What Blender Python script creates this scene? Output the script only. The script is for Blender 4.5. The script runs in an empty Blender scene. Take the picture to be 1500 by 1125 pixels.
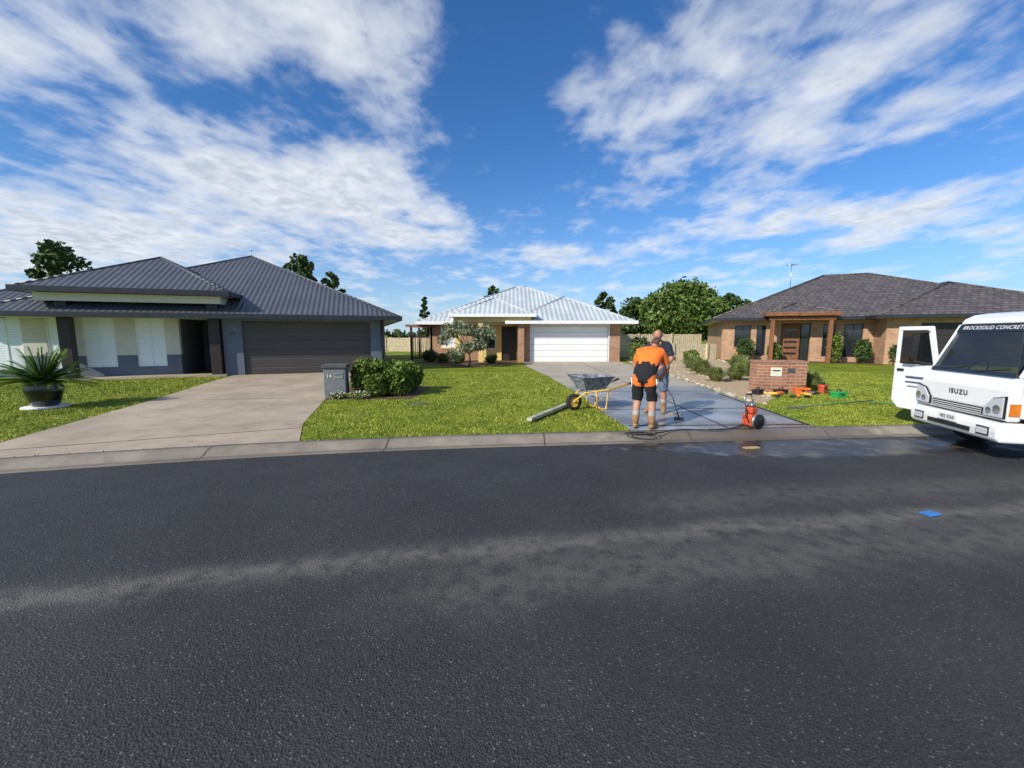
import bpy, math, random
import numpy as np
from mathutils import Matrix, Vector
random.seed(7); rng=np.random.default_rng(7)
S=bpy.context.scene
col=S.collection
# ------------------------------------------------------------------ materials
def nm(name):
    m=bpy.data.materials.new(name); m.use_nodes=True
    nt=m.node_tree; nt.nodes.clear()
    o=nt.nodes.new('ShaderNodeOutputMaterial'); b=nt.nodes.new('ShaderNodeBsdfPrincipled')
    nt.links.new(b.outputs[0],o.inputs[0])
    return m,nt,b
def N(nt,t,**k):
    n=nt.nodes.new(t)
    for a,v in k.items():
        setattr(n,a,v)
    return n
def L(nt,a,b): nt.links.new(a,b)
def M(nt,op,a,b=None,c=None,clamp=False):
    n=nt.nodes.new('ShaderNodeMath'); n.operation=op; n.use_clamp=clamp
    for i,v in enumerate((a,b,c)):
        if v is None: continue
        if isinstance(v,(int,float)): n.inputs[i].default_value=v
        else: nt.links.new(v,n.inputs[i])
    return n.outputs[0]
def MIX(nt,f,a,b,bt='MIX'):
    n=nt.nodes.new('ShaderNodeMix'); n.data_type='RGBA'; n.blend_type=bt
    for i,v in ((0,f),(6,a),(7,b)):
        if isinstance(v,(int,float)): n.inputs[i].default_value=v
        elif isinstance(v,tuple): n.inputs[i].default_value=(*v[:3],1)
        else: nt.links.new(v,n.inputs[i])
    return n.outputs[2]
def NOISE(nt,vec,scale,detail=4,rough=.55):
    n=N(nt,'ShaderNodeTexNoise'); n.inputs['Scale'].default_value=scale
    n.inputs['Detail'].default_value=detail; n.inputs['Roughness'].default_value=rough
    if vec is not None: L(nt,vec,n.inputs['Vector'])
    return n.outputs['Fac']
def RAMP(nt,f,a,b):
    n=N(nt,'ShaderNodeMapRange'); n.inputs['From Min'].default_value=a; n.inputs['From Max'].default_value=b
    n.interpolation_type='SMOOTHSTEP'
    L(nt,f,n.inputs['Value']); return n.outputs[0]
def BUMP(nt,b,h,strength=.3,dist=.02):
    n=N(nt,'ShaderNodeBump'); n.inputs['Strength'].default_value=strength; n.inputs['Distance'].default_value=dist
    L(nt,h,n.inputs['Height']); L(nt,n.outputs[0],b.inputs['Normal'])
def simple(name,c,rough=.6,var=.18,scale=6,metal=0,bump=.0,coat=0):
    m,nt,b=nm(name)
    tc=N(nt,'ShaderNodeTexCoord'); o=tc.outputs['Object']
    f=NOISE(nt,o,scale,6)
    c1=tuple(min(1,x*(1-var)) for x in c); c2=tuple(min(1,x*(1+var)) for x in c)
    cc=MIX(nt,RAMP(nt,f,.3,.7),c1,c2)
    L(nt,cc,b.inputs['Base Color']); b.inputs['Roughness'].default_value=rough
    b.inputs['Metallic'].default_value=metal
    if coat: b.inputs['Coat Weight'].default_value=coat
    if bump: BUMP(nt,b,NOISE(nt,o,scale*12,3),bump,.01)
    return m
def glassy(name,c=(.02,.025,.03),rough=.04,alpha=None):
    m,nt,b=nm(name); b.inputs['Base Color'].default_value=(*c,1); b.inputs['Roughness'].default_value=rough
    b.inputs['Specular IOR Level'].default_value=.8
    if alpha is not None:
        b.inputs['Alpha'].default_value=alpha
    return m
def pos(nt):
    g=N(nt,'ShaderNodeNewGeometry'); s=N(nt,'ShaderNodeSeparateXYZ'); L(nt,g.outputs['Position'],s.inputs[0])
    return g.outputs['Position'],s.outputs[0],s.outputs[1],s.outputs[2]
def gauss2(nt,x,y,cx,cy,rx,ry,amp=1.0):
    a=M(nt,'DIVIDE',M(nt,'SUBTRACT',x,cx),rx); b=M(nt,'DIVIDE',M(nt,'SUBTRACT',y,cy),ry)
    d=M(nt,'ADD',M(nt,'MULTIPLY',a,a),M(nt,'MULTIPLY',b,b)); return M(nt,'MULTIPLY',M(nt,'POWER',2.718,M(nt,'MULTIPLY',d,-1.0)),amp)
def mat_asphalt():
    m,nt,b=nm('asphalt'); P,x,y,z=pos(nt)
    n1=NOISE(nt,P,120,3,.8); n2=NOISE(nt,P,.8,6,.6); n3=NOISE(nt,P,7,6,.65); n4=NOISE(nt,P,38,3,.6)
    v=N(nt,'ShaderNodeTexVoronoi'); v.inputs['Scale'].default_value=95; L(nt,P,v.inputs['Vector'])
    sep=N(nt,'ShaderNodeSeparateColor'); L(nt,v.outputs['Color'],sep.inputs[0])
    base=MIX(nt,RAMP(nt,n2,.3,.7),(.026,.026,.027),(.046,.046,.047))
    base=MIX(nt,RAMP(nt,n1,.48,.66),base,(.115,.113,.11))
    base=MIX(nt,M(nt,'MULTIPLY',RAMP(nt,n4,.45,.7),.45),base,(.014,.014,.015))
    base=MIX(nt,M(nt,'MULTIPLY',sep.outputs[1],.45),base,(.012,.012,.013))
    big=M(nt,'GREATER_THAN',sep.outputs[0],.93)
    chip=M(nt,'MULTIPLY',M(nt,'MULTIPLY',big,M(nt,'LESS_THAN',v.outputs['Distance'],.42)),sep.outputs[2])
    base=MIX(nt,M(nt,'MULTIPLY',chip,.8),base,(.25,.245,.235))
    def band(c0,w,amp,xa=None):
        yb=M(nt,'ADD',M(nt,'ADD',c0,M(nt,'MULTIPLY',x,.185)),M(nt,'MULTIPLY',M(nt,'MULTIPLY',x,x),-.008))
        wob=M(nt,'MULTIPLY',M(nt,'SUBTRACT',NOISE(nt,P,1.6,4),.5),.45)
        d=M(nt,'DIVIDE',M(nt,'ADD',M(nt,'SUBTRACT',y,yb),wob),w)
        g=M(nt,'POWER',2.718,M(nt,'MULTIPLY',M(nt,'MULTIPLY',d,d),-1.0))
        g=M(nt,'MULTIPLY',g,amp)
        if xa is not None: g=M(nt,'MULTIPLY',g,RAMP(nt,x,xa,xa+1.5))
        return g
    br=RAMP(nt,n3,.25,.62)
    f=M(nt,'ADD',band(3.12,.15,.8),band(2.66,.30,.55,-1.4)); f=M(nt,'ADD',f,band(3.72,.30,.42,.6))
    f=M(nt,'MULTIPLY',f,br,clamp=True)
    f=M(nt,'MULTIPLY',f,RAMP(nt,n1,.32,.56))
    base=MIX(nt,f,base,(.21,.19,.16))
    wn=M(nt,'MULTIPLY',M(nt,'SUBTRACT',NOISE(nt,P,1.7,5),.5),.9)
    wet=RAMP(nt,M(nt,'ADD',gauss2(nt,x,y,4.4,6.15,3.2,.62),wn),.30,.58)
    mud=M(nt,'MULTIPLY',wet,RAMP(nt,NOISE(nt,P,3.4,6,.65),.50,.66))
    base=MIX(nt,M(nt,'MULTIPLY',wet,.7),base,(.012,.0115,.011)); base=MIX(nt,M(nt,'MULTIPLY',mud,.6),base,(.17,.135,.095))
    L(nt,base,b.inputs['Base Color'])
    r=M(nt,'ADD',.60,M(nt,'MULTIPLY',n3,.25)); r=M(nt,'SUBTRACT',r,M(nt,'MULTIPLY',wet,.50)); L(nt,r,b.inputs['Roughness'])
    b.inputs['Specular IOR Level'].default_value=.36
    h=M(nt,'ADD',M(nt,'MULTIPLY',n1,.8),M(nt,'MULTIPLY',v.outputs['Distance'],.9)); h=M(nt,'MULTIPLY',h,M(nt,'SUBTRACT',1.0,M(nt,'MULTIPLY',wet,.8))); BUMP(nt,b,h,.9,.007)
    return m
def mat_grass(name='grass_ground'):
    m,nt,b=nm(name); P,x,y,z=pos(nt)
    n1=NOISE(nt,P,45,4,.7); n2=NOISE(nt,P,.8,6,.65); n3=NOISE(nt,P,4,6,.65)
    c=MIX(nt,RAMP(nt,n2,.35,.65),(.13,.18,.010),(.26,.30,.018))
    c=MIX(nt,M(nt,'MULTIPLY',RAMP(nt,n3,.5,.75),.8),c,(.34,.32,.06))
    c=MIX(nt,M(nt,'MULTIPLY',RAMP(nt,n3,.5,.25),.5),c,(.05,.09,.008))
    c=MIX(nt,RAMP(nt,n1,.3,.6),MIX(nt,.5,c,(.02,.035,.004)),c)
    L(nt,c,b.inputs['Base Color']); b.inputs['Roughness'].default_value=.8; b.inputs['Specular IOR Level'].default_value=.15
    BUMP(nt,b,n1,.6,.02); return m
def mat_concrete(name,c1,c2,joint=None,wet=False):
    m,nt,b=nm(name); P,x,y,z=pos(nt)
    n1=NOISE(nt,P,60,3,.7); n2=NOISE(nt,P,.8,6,.6); n3=NOISE(nt,P,4,6,.6)
    c=MIX(nt,RAMP(nt,n2,.3,.7),c1,c2); c=MIX(nt,M(nt,'MULTIPLY',RAMP(nt,n3,.45,.75),.35),c,tuple(v*.55 for v in c1))
    c=MIX(nt,M(nt,'MULTIPLY',RAMP(nt,n1,.5,.8),.25),c,(.5,.48,.44))
    r=M(nt,'ADD',.65,M(nt,'MULTIPLY',n3,.2))
    if wet:
        w=M(nt,'ADD',y,M(nt,'MULTIPLY',M(nt,'SUBTRACT',NOISE(nt,P,.7,3),.5),3.0))
        w=M(nt,'SUBTRACT',1.0,RAMP(nt,w,11.6,13.2))
        c=MIX(nt,w,c,MIX(nt,RAMP(nt,n2,.35,.65),(.16,.165,.175),(.32,.325,.335)))
        mud=M(nt,'MULTIPLY',RAMP(nt,M(nt,'ADD',gauss2(nt,x,y,4.8,6.95,1.2,.5),M(nt,'MULTIPLY',M(nt,'SUBTRACT',n3,.5),1.2)),.4,.7),.85)
        c=MIX(nt,mud,c,(.17,.09,.05))
        r=M(nt,'SUBTRACT',r,M(nt,'MULTIPLY',w,M(nt,'ADD',.32,M(nt,'MULTIPLY',RAMP(nt,n2,.4,.6),.27))))
    if joint:
        fx=M(nt,'FRACT',M(nt,'DIVIDE',M(nt,'ADD',x,100.3),joint)); jl=M(nt,'LESS_THAN',fx,.010)
        c=MIX(nt,M(nt,'MULTIPLY',jl,.85),c,(.03,.026,.02))
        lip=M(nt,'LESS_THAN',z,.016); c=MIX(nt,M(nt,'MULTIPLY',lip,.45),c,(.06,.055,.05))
        st=RAMP(nt,M(nt,'ADD',gauss2(nt,x,y,4.2,6.6,2.6,.7),M(nt,'MULTIPLY',M(nt,'SUBTRACT',n3,.5),.9)),.3,.6)
        c=MIX(nt,M(nt,'MULTIPLY',st,.6),c,(.08,.06,.045)); r=M(nt,'SUBTRACT',r,M(nt,'MULTIPLY',st,.35))
    L(nt,c,b.inputs['Base Color']); L(nt,r,b.inputs['Roughness'])
    BUMP(nt,b,n1,.3 if not wet else .12,.006); return m
def mat_roof_metal(name,c,period=.2):
    m,nt,b=nm(name); uv=N(nt,'ShaderNodeUVMap'); s=N(nt,'ShaderNodeSeparateXYZ'); L(nt,uv.outputs[0],s.inputs[0])
    w=M(nt,'SINE',M(nt,'MULTIPLY',s.outputs[0],2*math.pi/period)); w=M(nt,'ADD',M(nt,'MULTIPLY',w,.5),.5)
    n=NOISE(nt,uv.outputs[0],.7,5)
    cc=MIX(nt,RAMP(nt,n,.3,.7),tuple(v*.85 for v in c),tuple(v*1.12 for v in c))
    cc=MIX(nt,M(nt,'MULTIPLY',M(nt,'POWER',w,3.0),.4),cc,tuple(v*.35 for v in c))
    L(nt,cc,b.inputs['Base Color']); b.inputs['Roughness'].default_value=.42
    BUMP(nt,b,w,.8,.03); return m
def mat_roof_tile(name,c):
    m,nt,b=nm(name); uv=N(nt,'ShaderNodeUVMap')
    br=N(nt,'ShaderNodeTexBrick'); br.inputs['Scale'].default_value=1; br.inputs['Brick Width'].default_value=.3
    br.inputs['Row Height'].default_value=.33; br.inputs['Mortar Size'].default_value=.025; br.inputs['Mortar Smooth'].default_value=.6
    br.inputs['Color1'].default_value=(*[v*.75 for v in c],1); br.inputs['Color2'].default_value=(*[v*1.35 for v in c],1); br.inputs['Mortar'].default_value=(*[v*.25 for v in c],1)
    L(nt,uv.outputs[0],br.inputs['Vector'])
    s=N(nt,'ShaderNodeSeparateXYZ'); L(nt,uv.outputs[0],s.inputs[0])
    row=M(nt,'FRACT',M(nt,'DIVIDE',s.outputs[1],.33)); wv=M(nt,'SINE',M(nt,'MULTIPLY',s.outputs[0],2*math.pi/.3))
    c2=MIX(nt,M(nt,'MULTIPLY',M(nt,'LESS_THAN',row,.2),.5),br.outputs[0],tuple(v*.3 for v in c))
    L(nt,c2,b.inputs['Base Color']); b.inputs['Roughness'].default_value=.6
    BUMP(nt,b,M(nt,'SUBTRACT',M(nt,'MULTIPLY',wv,.3),row),.9,.04); return m
def mat_brick(name,c1,c2,mort=(.42,.38,.33)):
    m,nt,b=nm(name); uv=N(nt,'ShaderNodeUVMap')
    br=N(nt,'ShaderNodeTexBrick'); br.inputs['Scale'].default_value=1; br.inputs['Brick Width'].default_value=.24
    br.inputs['Row Height'].default_value=.086; br.inputs['Mortar Size'].default_value=.008
    br.inputs['Color1'].default_value=(*c1,1); br.inputs['Color2'].default_value=(*c2,1); br.inputs['Mortar'].default_value=(*mort,1)
    L(nt,uv.outputs[0],br.inputs['Vector'])
    n=NOISE(nt,uv.outputs[0],2,6); cc=MIX(nt,RAMP(nt,n,.35,.75),br.outputs[0],MIX(nt,.35,br.outputs[0],(.1,.07,.05)))
    L(nt,cc,b.inputs['Base Color']); b.inputs['Roughness'].default_value=.85
    BUMP(nt,b,M(nt,'SUBTRACT',1.0,br.outputs['Fac']),.5,.01); return m
def mat_ribbed(name,c,period=.3,axis=1,rough=.45):
    m,nt,b=nm(name); uv=N(nt,'ShaderNodeUVMap'); s=N(nt,'ShaderNodeSeparateXYZ'); L(nt,uv.outputs[0],s.inputs[0])
    f=M(nt,'FRACT',M(nt,'DIVIDE',s.outputs[axis],period)); g=M(nt,'LESS_THAN',f,.14)
    n=NOISE(nt,uv.outputs[0],1.3,5)
    cc=MIX(nt,n,tuple(v*.9 for v in c),tuple(min(1,v*1.08) for v in c)); cc=MIX(nt,M(nt,'MULTIPLY',g,.4),cc,tuple(v*.35 for v in c))
    L(nt,cc,b.inputs['Base Color']); b.inputs['Roughness'].default_value=rough
    BUMP(nt,b,M(nt,'SUBTRACT',1.0,g),.5,.01); return m
def mat_leaf(name,c1,c2,scale=1.5):
    m,nt,b=nm(name); P,x,y,z=pos(nt); g=N(nt,'ShaderNodeNewGeometry')
    n=NOISE(nt,P,scale,3); r=g.outputs['Random Per Island']
    f=M(nt,'ADD',M(nt,'MULTIPLY',RAMP(nt,n,.35,.65),.5),M(nt,'MULTIPLY',r,.5))
    L(nt,MIX(nt,f,c1,c2),b.inputs['Base Color']); b.inputs['Roughness'].default_value=.55; b.inputs['Specular IOR Level'].default_value=.3
    return m
asphalt=mat_asphalt(); grassm=mat_grass(); blade=mat_leaf('grass_blades',(.12,.18,.012),(.40,.42,.06),3.2)
conc1=mat_concrete('concrete_tan',(.36,.28,.195),(.50,.40,.29)); conc2=mat_concrete('concrete_wet',(.38,.32,.24),(.48,.41,.32),wet=True)
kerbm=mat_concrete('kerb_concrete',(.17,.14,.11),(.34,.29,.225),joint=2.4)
roof1=mat_roof_metal('roof_charcoal',(.085,.09,.105),.19); roof2=mat_roof_metal('roof_pale',(.56,.60,.61),.28); roof3=mat_roof_tile('roof_tile',(.12,.10,.093))
brick2=mat_brick('brick_tan',(.40,.17,.08),(.50,.25,.12)); brick3=mat_brick('brick_brown',(.46,.23,.11),(.58,.33,.17)); brickm=mat_brick('brick_mailbox',(.34,.12,.06),(.45,.19,.09))
fascia1=simple('fascia_dark',(.025,.028,.035),.4); white=simple('white_trim',(.82,.82,.80),.5,.06)
render_l=simple('render_light',(.62,.59,.52),.85,.07,1.5,bump=.15); render_d=simple('render_dark',(.12,.145,.185),.85,.1,1.5,bump=.15)
cream=simple('render_cream',(.76,.56,.22),.85,.07,1.5,bump=.1); cream_l=simple('cream_beam',(.74,.71,.57),.8,.05)
postm=simple('post_dark_timber',(.028,.018,.018),.5,.3); timber=simple('timber',(.22,.085,.035),.6,.3,9); greyt=simple('timber_paling',(.58,.48,.32),.85,.25,7); plankm=simple('timber_plank',(.40,.40,.30),.8,.25,7)
gar1=mat_ribbed('garage_charcoal',(.060,.052,.048),.36); gar2=mat_ribbed('garage_white',(.84,.84,.83),.36); gar3=mat_ribbed('garage_dark3',(.03,.026,.025),.4)
blind=mat_ribbed('window_shutter',(.86,.90,.95),.085,1,.5); glass=glassy('window_glass'); dark=simple('dark_interior',(.012,.012,.013),.8)
soffit=simple('soffit',(.68,.68,.64),.8,.05); gravel=simple('gravel',(.48,.35,.21),.95,.55,28,bump=.8); mulch=simple('mulch',(.12,.07,.04),.95,.5,25,bump=.8)
bark=simple('bark',(.10,.075,.055),.9,.4,10,bump=.4); black=simple('black_plastic',(.015,.015,.016),.45); chrome=simple('steel',(.5,.5,.5),.3,.1,metal=.9)
rubber=simple('rubber',(.018,.018,.018),.8,.2,20)
# ------------------------------------------------------------------ geometry helpers
def empty(name,loc=(0,0,0),rz=0):
    o=bpy.data.objects.new(name,None); col.objects.link(o); o.location=loc; o.rotation_euler=(0,0,rz); o.empty_display_size=.3; return o
def mesh(name,v,f,mat,parent=None,uv=None,smooth=False,mats=None,mi=None):
    me=bpy.data.meshes.new(name); me.from_pydata([tuple(p) for p in v],[],[tuple(q) for q in f])
    if uv is not None:
        l=me.uv_layers.new(name='UVMap'); l.data.foreach_set('uv',np.array(uv,dtype=float).ravel())
    for m in (mats or [mat]): me.materials.append(m)
    if mi is not None: me.polygons.foreach_set('material_index',mi)
    if smooth: me.polygons.foreach_set('use_smooth',[True]*len(me.polygons))
    me.update(); o=bpy.data.objects.new(name,me); col.objects.link(o)
    if parent: o.parent=parent
    return o
class Geo:
    """collects primitives into one mesh"""
    def __init__(s): s.v=[];s.f=[];s.uv=[];s.mi=[];s.mats=[];s.sm=[]
    def _m(s,m):
        if m not in s.mats: s.mats.append(m)
        return s.mats.index(m)
    def add(s,v,f,mat,uvf=None,M4=None,smooth=False):
        o=len(s.v); k=s._m(mat)
        vv=[Vector(p) for p in v]
        if M4 is not None: vt=[M4@p for p in vv]
        else: vt=vv
        s.v+= [tuple(p) for p in vt]
        for q in f:
            s.f.append([o+i for i in q]); s.mi.append(k); s.sm.append(smooth)
            if uvf: s.uv+= [uvf(vv[i],q) for i in q]
            else:
                a=vv[q[1]]-vv[q[0]]; b=vv[q[2]]-vv[q[1]]; n=a.cross(b)
                ax=max(range(3),key=lambda i:abs(n[i]))
                for i in q:
                    p=vv[i]; s.uv.append((p.x,p.z) if ax==1 else ((p.y,p.z) if ax==0 else (p.x,p.y)))
    def box(s,x0,x1,y0,y1,z0,z1,mat,M4=None):
        v=[(x0,y0,z0),(x1,y0,z0),(x1,y1,z0),(x0,y1,z0),(x0,y0,z1),(x1,y0,z1),(x1,y1,z1),(x0,y1,z1)]
        f=[(0,3,2,1),(4,5,6,7),(0,1,5,4),(1,2,6,5),(2,3,7,6),(3,0,4,7)]
        s.add(v,f,mat,M4=M4); return s
    def tube(s,pts,rad,mat,n=8,M4=None,cap=True,sx=1.0):
        pts=[Vector(p) for p in pts]; 
        if isinstance(rad,(int,float)): rad=[rad]*len(pts)
        v=[];f=[]
        for i,p in enumerate(pts):
            d=(pts[min(i+1,len(pts)-1)]-pts[max(i-1,0)]).normalized()
            up=Vector((0,0,1)) if abs(d.z)<.9 else Vector((0,1,0))
            a=d.cross(up).normalized(); b=a.cross(d).normalized()
            for j in range(n):
                t=2*math.pi*j/n; v.append(p+(a*math.cos(t)*sx+b*math.sin(t))*rad[i])
        for i in range(len(pts)-1):
            for j in range(n):
                k=(j+1)%n; f.append((i*n+j,i*n+k,(i+1)*n+k,(i+1)*n+j))
        if cap: f.append(tuple(range(n-1,-1,-1))); f.append(tuple((len(pts)-1)*n+j for j in range(n)))
        s.add(v,f,mat,M4=M4,smooth=True); return s
    def lathe(s,prof,mat,n=24,M4=None):
        v=[];f=[]
        for r,z in prof:
            for j in range(n):
                t=2*math.pi*j/n; v.append((r*math.cos(t),r*math.sin(t),z))
        for i in range(len(prof)-1):
            for j in range(n):
                k=(j+1)%n; f.append((i*n+j,i*n+k,(i+1)*n+k,(i+1)*n+j))
        s.add(v,f,mat,M4=M4,smooth=True); return s
    def obj(s,name,parent=None,bevel=0):
        o=mesh(name,s.v,s.f,None,parent,s.uv,mats=s.mats,mi=s.mi)
        o.data.polygons.foreach_set('use_smooth',s.sm)
        if bevel:
            b=o.modifiers.new('b','BEVEL'); b.width=bevel; b.segments=2; b.limit_method='ANGLE'
        return o
def wall(name,a0,a1,z0,z1,b,th,mat,ops,parent,mat_low=None,zs=None):
    g=Geo()
    def bx(x0,x1,p,q):
        if x1-x0<1e-4 or q-p<1e-4: return
        if mat_low and p<zs<q:
            g.box(x0,x1,b-.012,b+th,p,zs,mat_low); g.box(x0,x1,b,b+th,zs,q,mat)
        elif mat_low and q<=zs: g.box(x0,x1,b-.012,b+th,p,q,mat_low)
        else: g.box(x0,x1,b,b+th,p,q,mat)
    x=a0
    for (o0,o1,p,q) in sorted(ops):
        bx(x,o0,z0,z1); bx(o0,o1,z0,p); bx(o0,o1,q,z1); x=o1
    bx(x,a1,z0,z1)
    return g.obj(name,parent)
def window(name,x0,x1,z0,z1,b,parent,pane,frame,mull=0,sill=None):
    g=Geo(); t=.05
    g.box(x0+t,x1-t,b+.05,b+.06,z0+t,z1-t,pane)
    g.box(x0,x0+t,b+.02,b+.08,z0,z1,frame).box(x1-t,x1,b+.02,b+.08,z0,z1,frame)
    g.box(x0+t,x1-t,b+.02,b+.08,z0,z0+t,frame).box(x0+t,x1-t,b+.02,b+.08,z1-t,z1,frame)
    for i in range(mull):
        xm=x0+(x1-x0)*(i+1)/(mull+1); g.box(xm-.02,xm+.02,b+.03,b+.075,z0+t,z1-t,frame)
    if sill: g.box(x0-.04,x1+.04,b-.05,b+.018,z0-.07,z0-.003,sill)
    return g.obj(name,parent)
def hip(name,a0,a1,b0,b1,z,p,mat,parent,fmat,smat,fh=.17,capm=None,ridge_r=.05):
    W=a1-a0; D=b1-b0; h=min(W,D)/2; zt=z+h*p; bm=(b0+b1)/2; am=(a0+a1)/2
    if W>=D: r0=(a0+h,bm,zt); r1=(a1-h,bm,zt)
    else: r0=(am,b0+h,zt); r1=(am,b1-h,zt)
    c=[(a0,b0,z),(a1,b0,z),(a1,b1,z),(a0,b1,z)]
    g=Geo(); k=math.sqrt(1+p*p)
    if W>=D: fs=[([c[0],c[1],r1,r0],'f'),([c[1],c[2],r1],'r'),([c[2],c[3],r0,r1],'b'),([c[3],c[0],r0],'l')]
    else: fs=[([c[0],c[1],r0],'f'),([c[1],c[2],r1,r0],'r'),([c[2],c[3],r1],'b'),([c[3],c[0],r0,r1],'l')]
    for vs,t in fs:
        uvf=(lambda v,q:(v.x,(v.z-z)*k/p)) if t in 'fb' else (lambda v,q:(v.y,(v.z-z)*k/p))
        g.add(vs,[tuple(range(len(vs)))],mat,uvf)
    cm=capm or mat
    hp=[(c[0],r0),(c[1],r1 if W>=D else r0),(c[2],r1),(c[3],r0 if W>=D else r1),(r0,r1)]
    for s,e in hp:
        if (Vector(s)-Vector(e)).length>.1: g.tube([s,e],ridge_r,cm,6)
    g.obj(name,parent)
    g=Geo(); zf=z-fh
    g.box(a0-.09,a1+.09,b0-.11,b0-.002,zf,z+.02,fmat).box(a0-.09,a1+.09,b1+.002,b1+.11,zf,z+.02,fmat)
    g.box(a0-.11,a0-.002,b0-.002,b1+.002,zf,z+.02,fmat).box(a1+.002,a1+.11,b0-.002,b1+.002,zf,z+.02,fmat)
    g.box(a0,a1,b0,b1,zf+.02,zf+.04,smat)
    return g.obj(name+'_gutter_soffit',parent,bevel=.015)
def leafmesh(name,C,size,mat,parent=None,stretch=1.7,flat=0.0):
    C=np.asarray(C); n=len(C)
    d=rng.normal(size=(n,3)); d/=np.linalg.norm(d,axis=1)[:,None]; d[:,2]*=(1-flat)
    e=rng.normal(size=(n,3)); e-= (e*d).sum(1)[:,None]*d/np.maximum((d*d).sum(1),.01)[:,None]; e/=np.linalg.norm(e,axis=1)[:,None]
    s=size*rng.uniform(.6,1.4,n)[:,None]
    v=np.stack([C-d*s*stretch*.5,C+e*s*.5,C+d*s*stretch*.5,C-e*s*.5],1).reshape(-1,3)
    f=np.arange(4*n).reshape(n,4)
    return mesh(name,v.tolist(),f.tolist(),mat,parent)
def blob(c,r,n,shell=.55):
    d=rng.normal(size=(n,3)); d/=np.linalg.norm(d,axis=1)[:,None]
    rr=shell+(1-shell)*rng.uniform(0,1,n)**.6
    return np.array(c)+d*rr[:,None]*np.array(r)
def tree(name,x,y,h,r,mat,n=2500,leaf=.3,base=.35,clusters=16,z0=.1,trunk=.18,slim=False):
    e=empty(name,(x,y,z0)); g=Geo()
    g.tube([(0,0,-.1),(.05*r,0,h*base),(-.05*r,.05,h*.7),(0,0,h*.93)],[trunk,trunk*.75,trunk*.4,trunk*.1],bark)
    pts=[]; 
    for i in range(clusters):
        t=(i+.5)/clusters; zc=h*(base+(1-base)*(t**.85)); 
        prof=math.sin(math.pi*min(1,max(.12,(t*.9+.1))))**.6 if not slim else (1-t)*.9+.1
        a=i*2.4+random.uniform(-.5,.5); rr=r*prof*random.uniform(.35,.85)
        c=(rr*math.cos(a),rr*math.sin(a),zc-.045*h*(1-base))
        g.tube([(0,0,zc*.75),(c[0]*.5,c[1]*.5,zc*.88),c],[trunk*.35,trunk*.22,trunk*.06],bark,6)
        cr=r*random.uniform(.22,.42)*(1 if not slim else prof+.2)
        pts.append(blob(c,(cr,cr,cr*.7),n//clusters,.3))
    g.obj('trunk_and_limbs',e)
    leafmesh('foliage',np.concatenate(pts),leaf,mat,e); return e
# ------------------------------------------------------------------ ground
def Yg(x):
    if x>=0: return 6.08+.10*x-.001*x*x
    if x>-12: return 6.08+.10*x-.015*x*x
    return 2.72+.46*(x+12)
ZL=.10
xs=[-120,-80,-50,-30,-20]+[x*.5 for x in range(-32,41)]+[24,30,40,60,90,120]
def strip(name,fa,fb,za,zb,mat,ny=1):
    v=[];f=[]
    for x in xs:
        for j in range(ny+1):
            t=j/ny; y0=fa(x); y1=fb(x); v.append((x,y0+(y1-y0)*t,za+(zb-za)*t))
    m=ny+1
    for i in range(len(xs)-1):
        for j in range(ny): f.append((i*m+j,(i+1)*m+j,(i+1)*m+j+1,i*m+j+1))
    return mesh(name,v,f,mat)
mesh('ground',[(-2500,-2500,-.04),(2500,-2500,-.04),(2500,2500,-.04),(-2500,2500,-.04)],[(0,1,2,3)],grassm)
strip('road',lambda x:Yg(x)-11,lambda x:Yg(x)+.02,0,0,asphalt)
strip('lawn',lambda x:Yg(x)+.40,lambda x:170,ZL,ZL,grassm)
prof=[(0,-.02),(0,.012),(.10,.010),(.16,.03),(.22,.075),(.29,.10),(.42,.106),(.42,.05)]
v=[];f=[]
for x in xs:
    for o,z in prof: v.append((x,Yg(x)+o,z))
m=len(prof)
for i in range(len(xs)-1):
    for j in range(m-1): f.append((i*m+j,(i+1)*m+j,(i+1)*m+j+1,i*m+j+1))
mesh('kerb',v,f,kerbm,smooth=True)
def poly(name,pts,z,mat):
    return mesh(name,[(x,y,z) for x,y in pts],[tuple(range(len(pts)))],mat)
D1=[(-7.3,Yg(-7.3)+.41),(-8.7,9.6),(-10.0,13.2),(-10.95,16.05),(-5.9,17.9),(-5.4,13.5),(-4.7,10.25),(-3.75,7.2)]+[(x,Yg(x)+.41) for x in (-3.2,-4,-5,-6)]
D2=[(x,Yg(x)+.41) for x in (5.3,4.5,3.5,2.5,2.0)]+[(1.85,8.5),(1.8,11.2),(1.35,15.8),(.75,20.5),(.6,24.18),(6.35,24.18),(6.3,20),(6.1,15.5),(5.65,10.2),(5.35,8)]
poly('driveway',D1[::-1],ZL+.008,conc1)
poly('driveway',D2,ZL+.008,conc2)
BED=[(5.75,9.3),(5.75,10.2),(6.2,15.5),(6.4,21.5),(7.2,26.2),(13.2,26.2),(11.4,21),(9.2,15.5),(7.4,12.3),(6.6,10.2)]
poly('gravel_bed',BED,ZL+.004,gravel)
BED2=[(12.9,24.7),(13.2,26.3),(20.9,23.3),(20.3,21.6)]
poly('mulch_bed',BED2,ZL+.008,mulch)
BED3=[(-5.2,22.9),(-5.4,25.4),(.3,25.4),(.3,22.9),(-2.2,19.8)]
poly('mulch_bed',BED3,ZL+.004,mulch)
BED4=[(-4.75,9.9),(-5.1,12.6),(-2.5,12.6),(-2.45,10.1)]
poly('mulch_bed',BED4,ZL+.004,mulch)
g=Geo()
def cut(a,b,w=.014,z=ZL+.0125):
    a=Vector((*a,z));b=Vector((*b,z)); d=(b-a).normalized(); n=Vector((-d.y,d.x,0))*w
    g.add([a-n,b-n,b+n,a+n],[(0,1,2,3)],dark)
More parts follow.
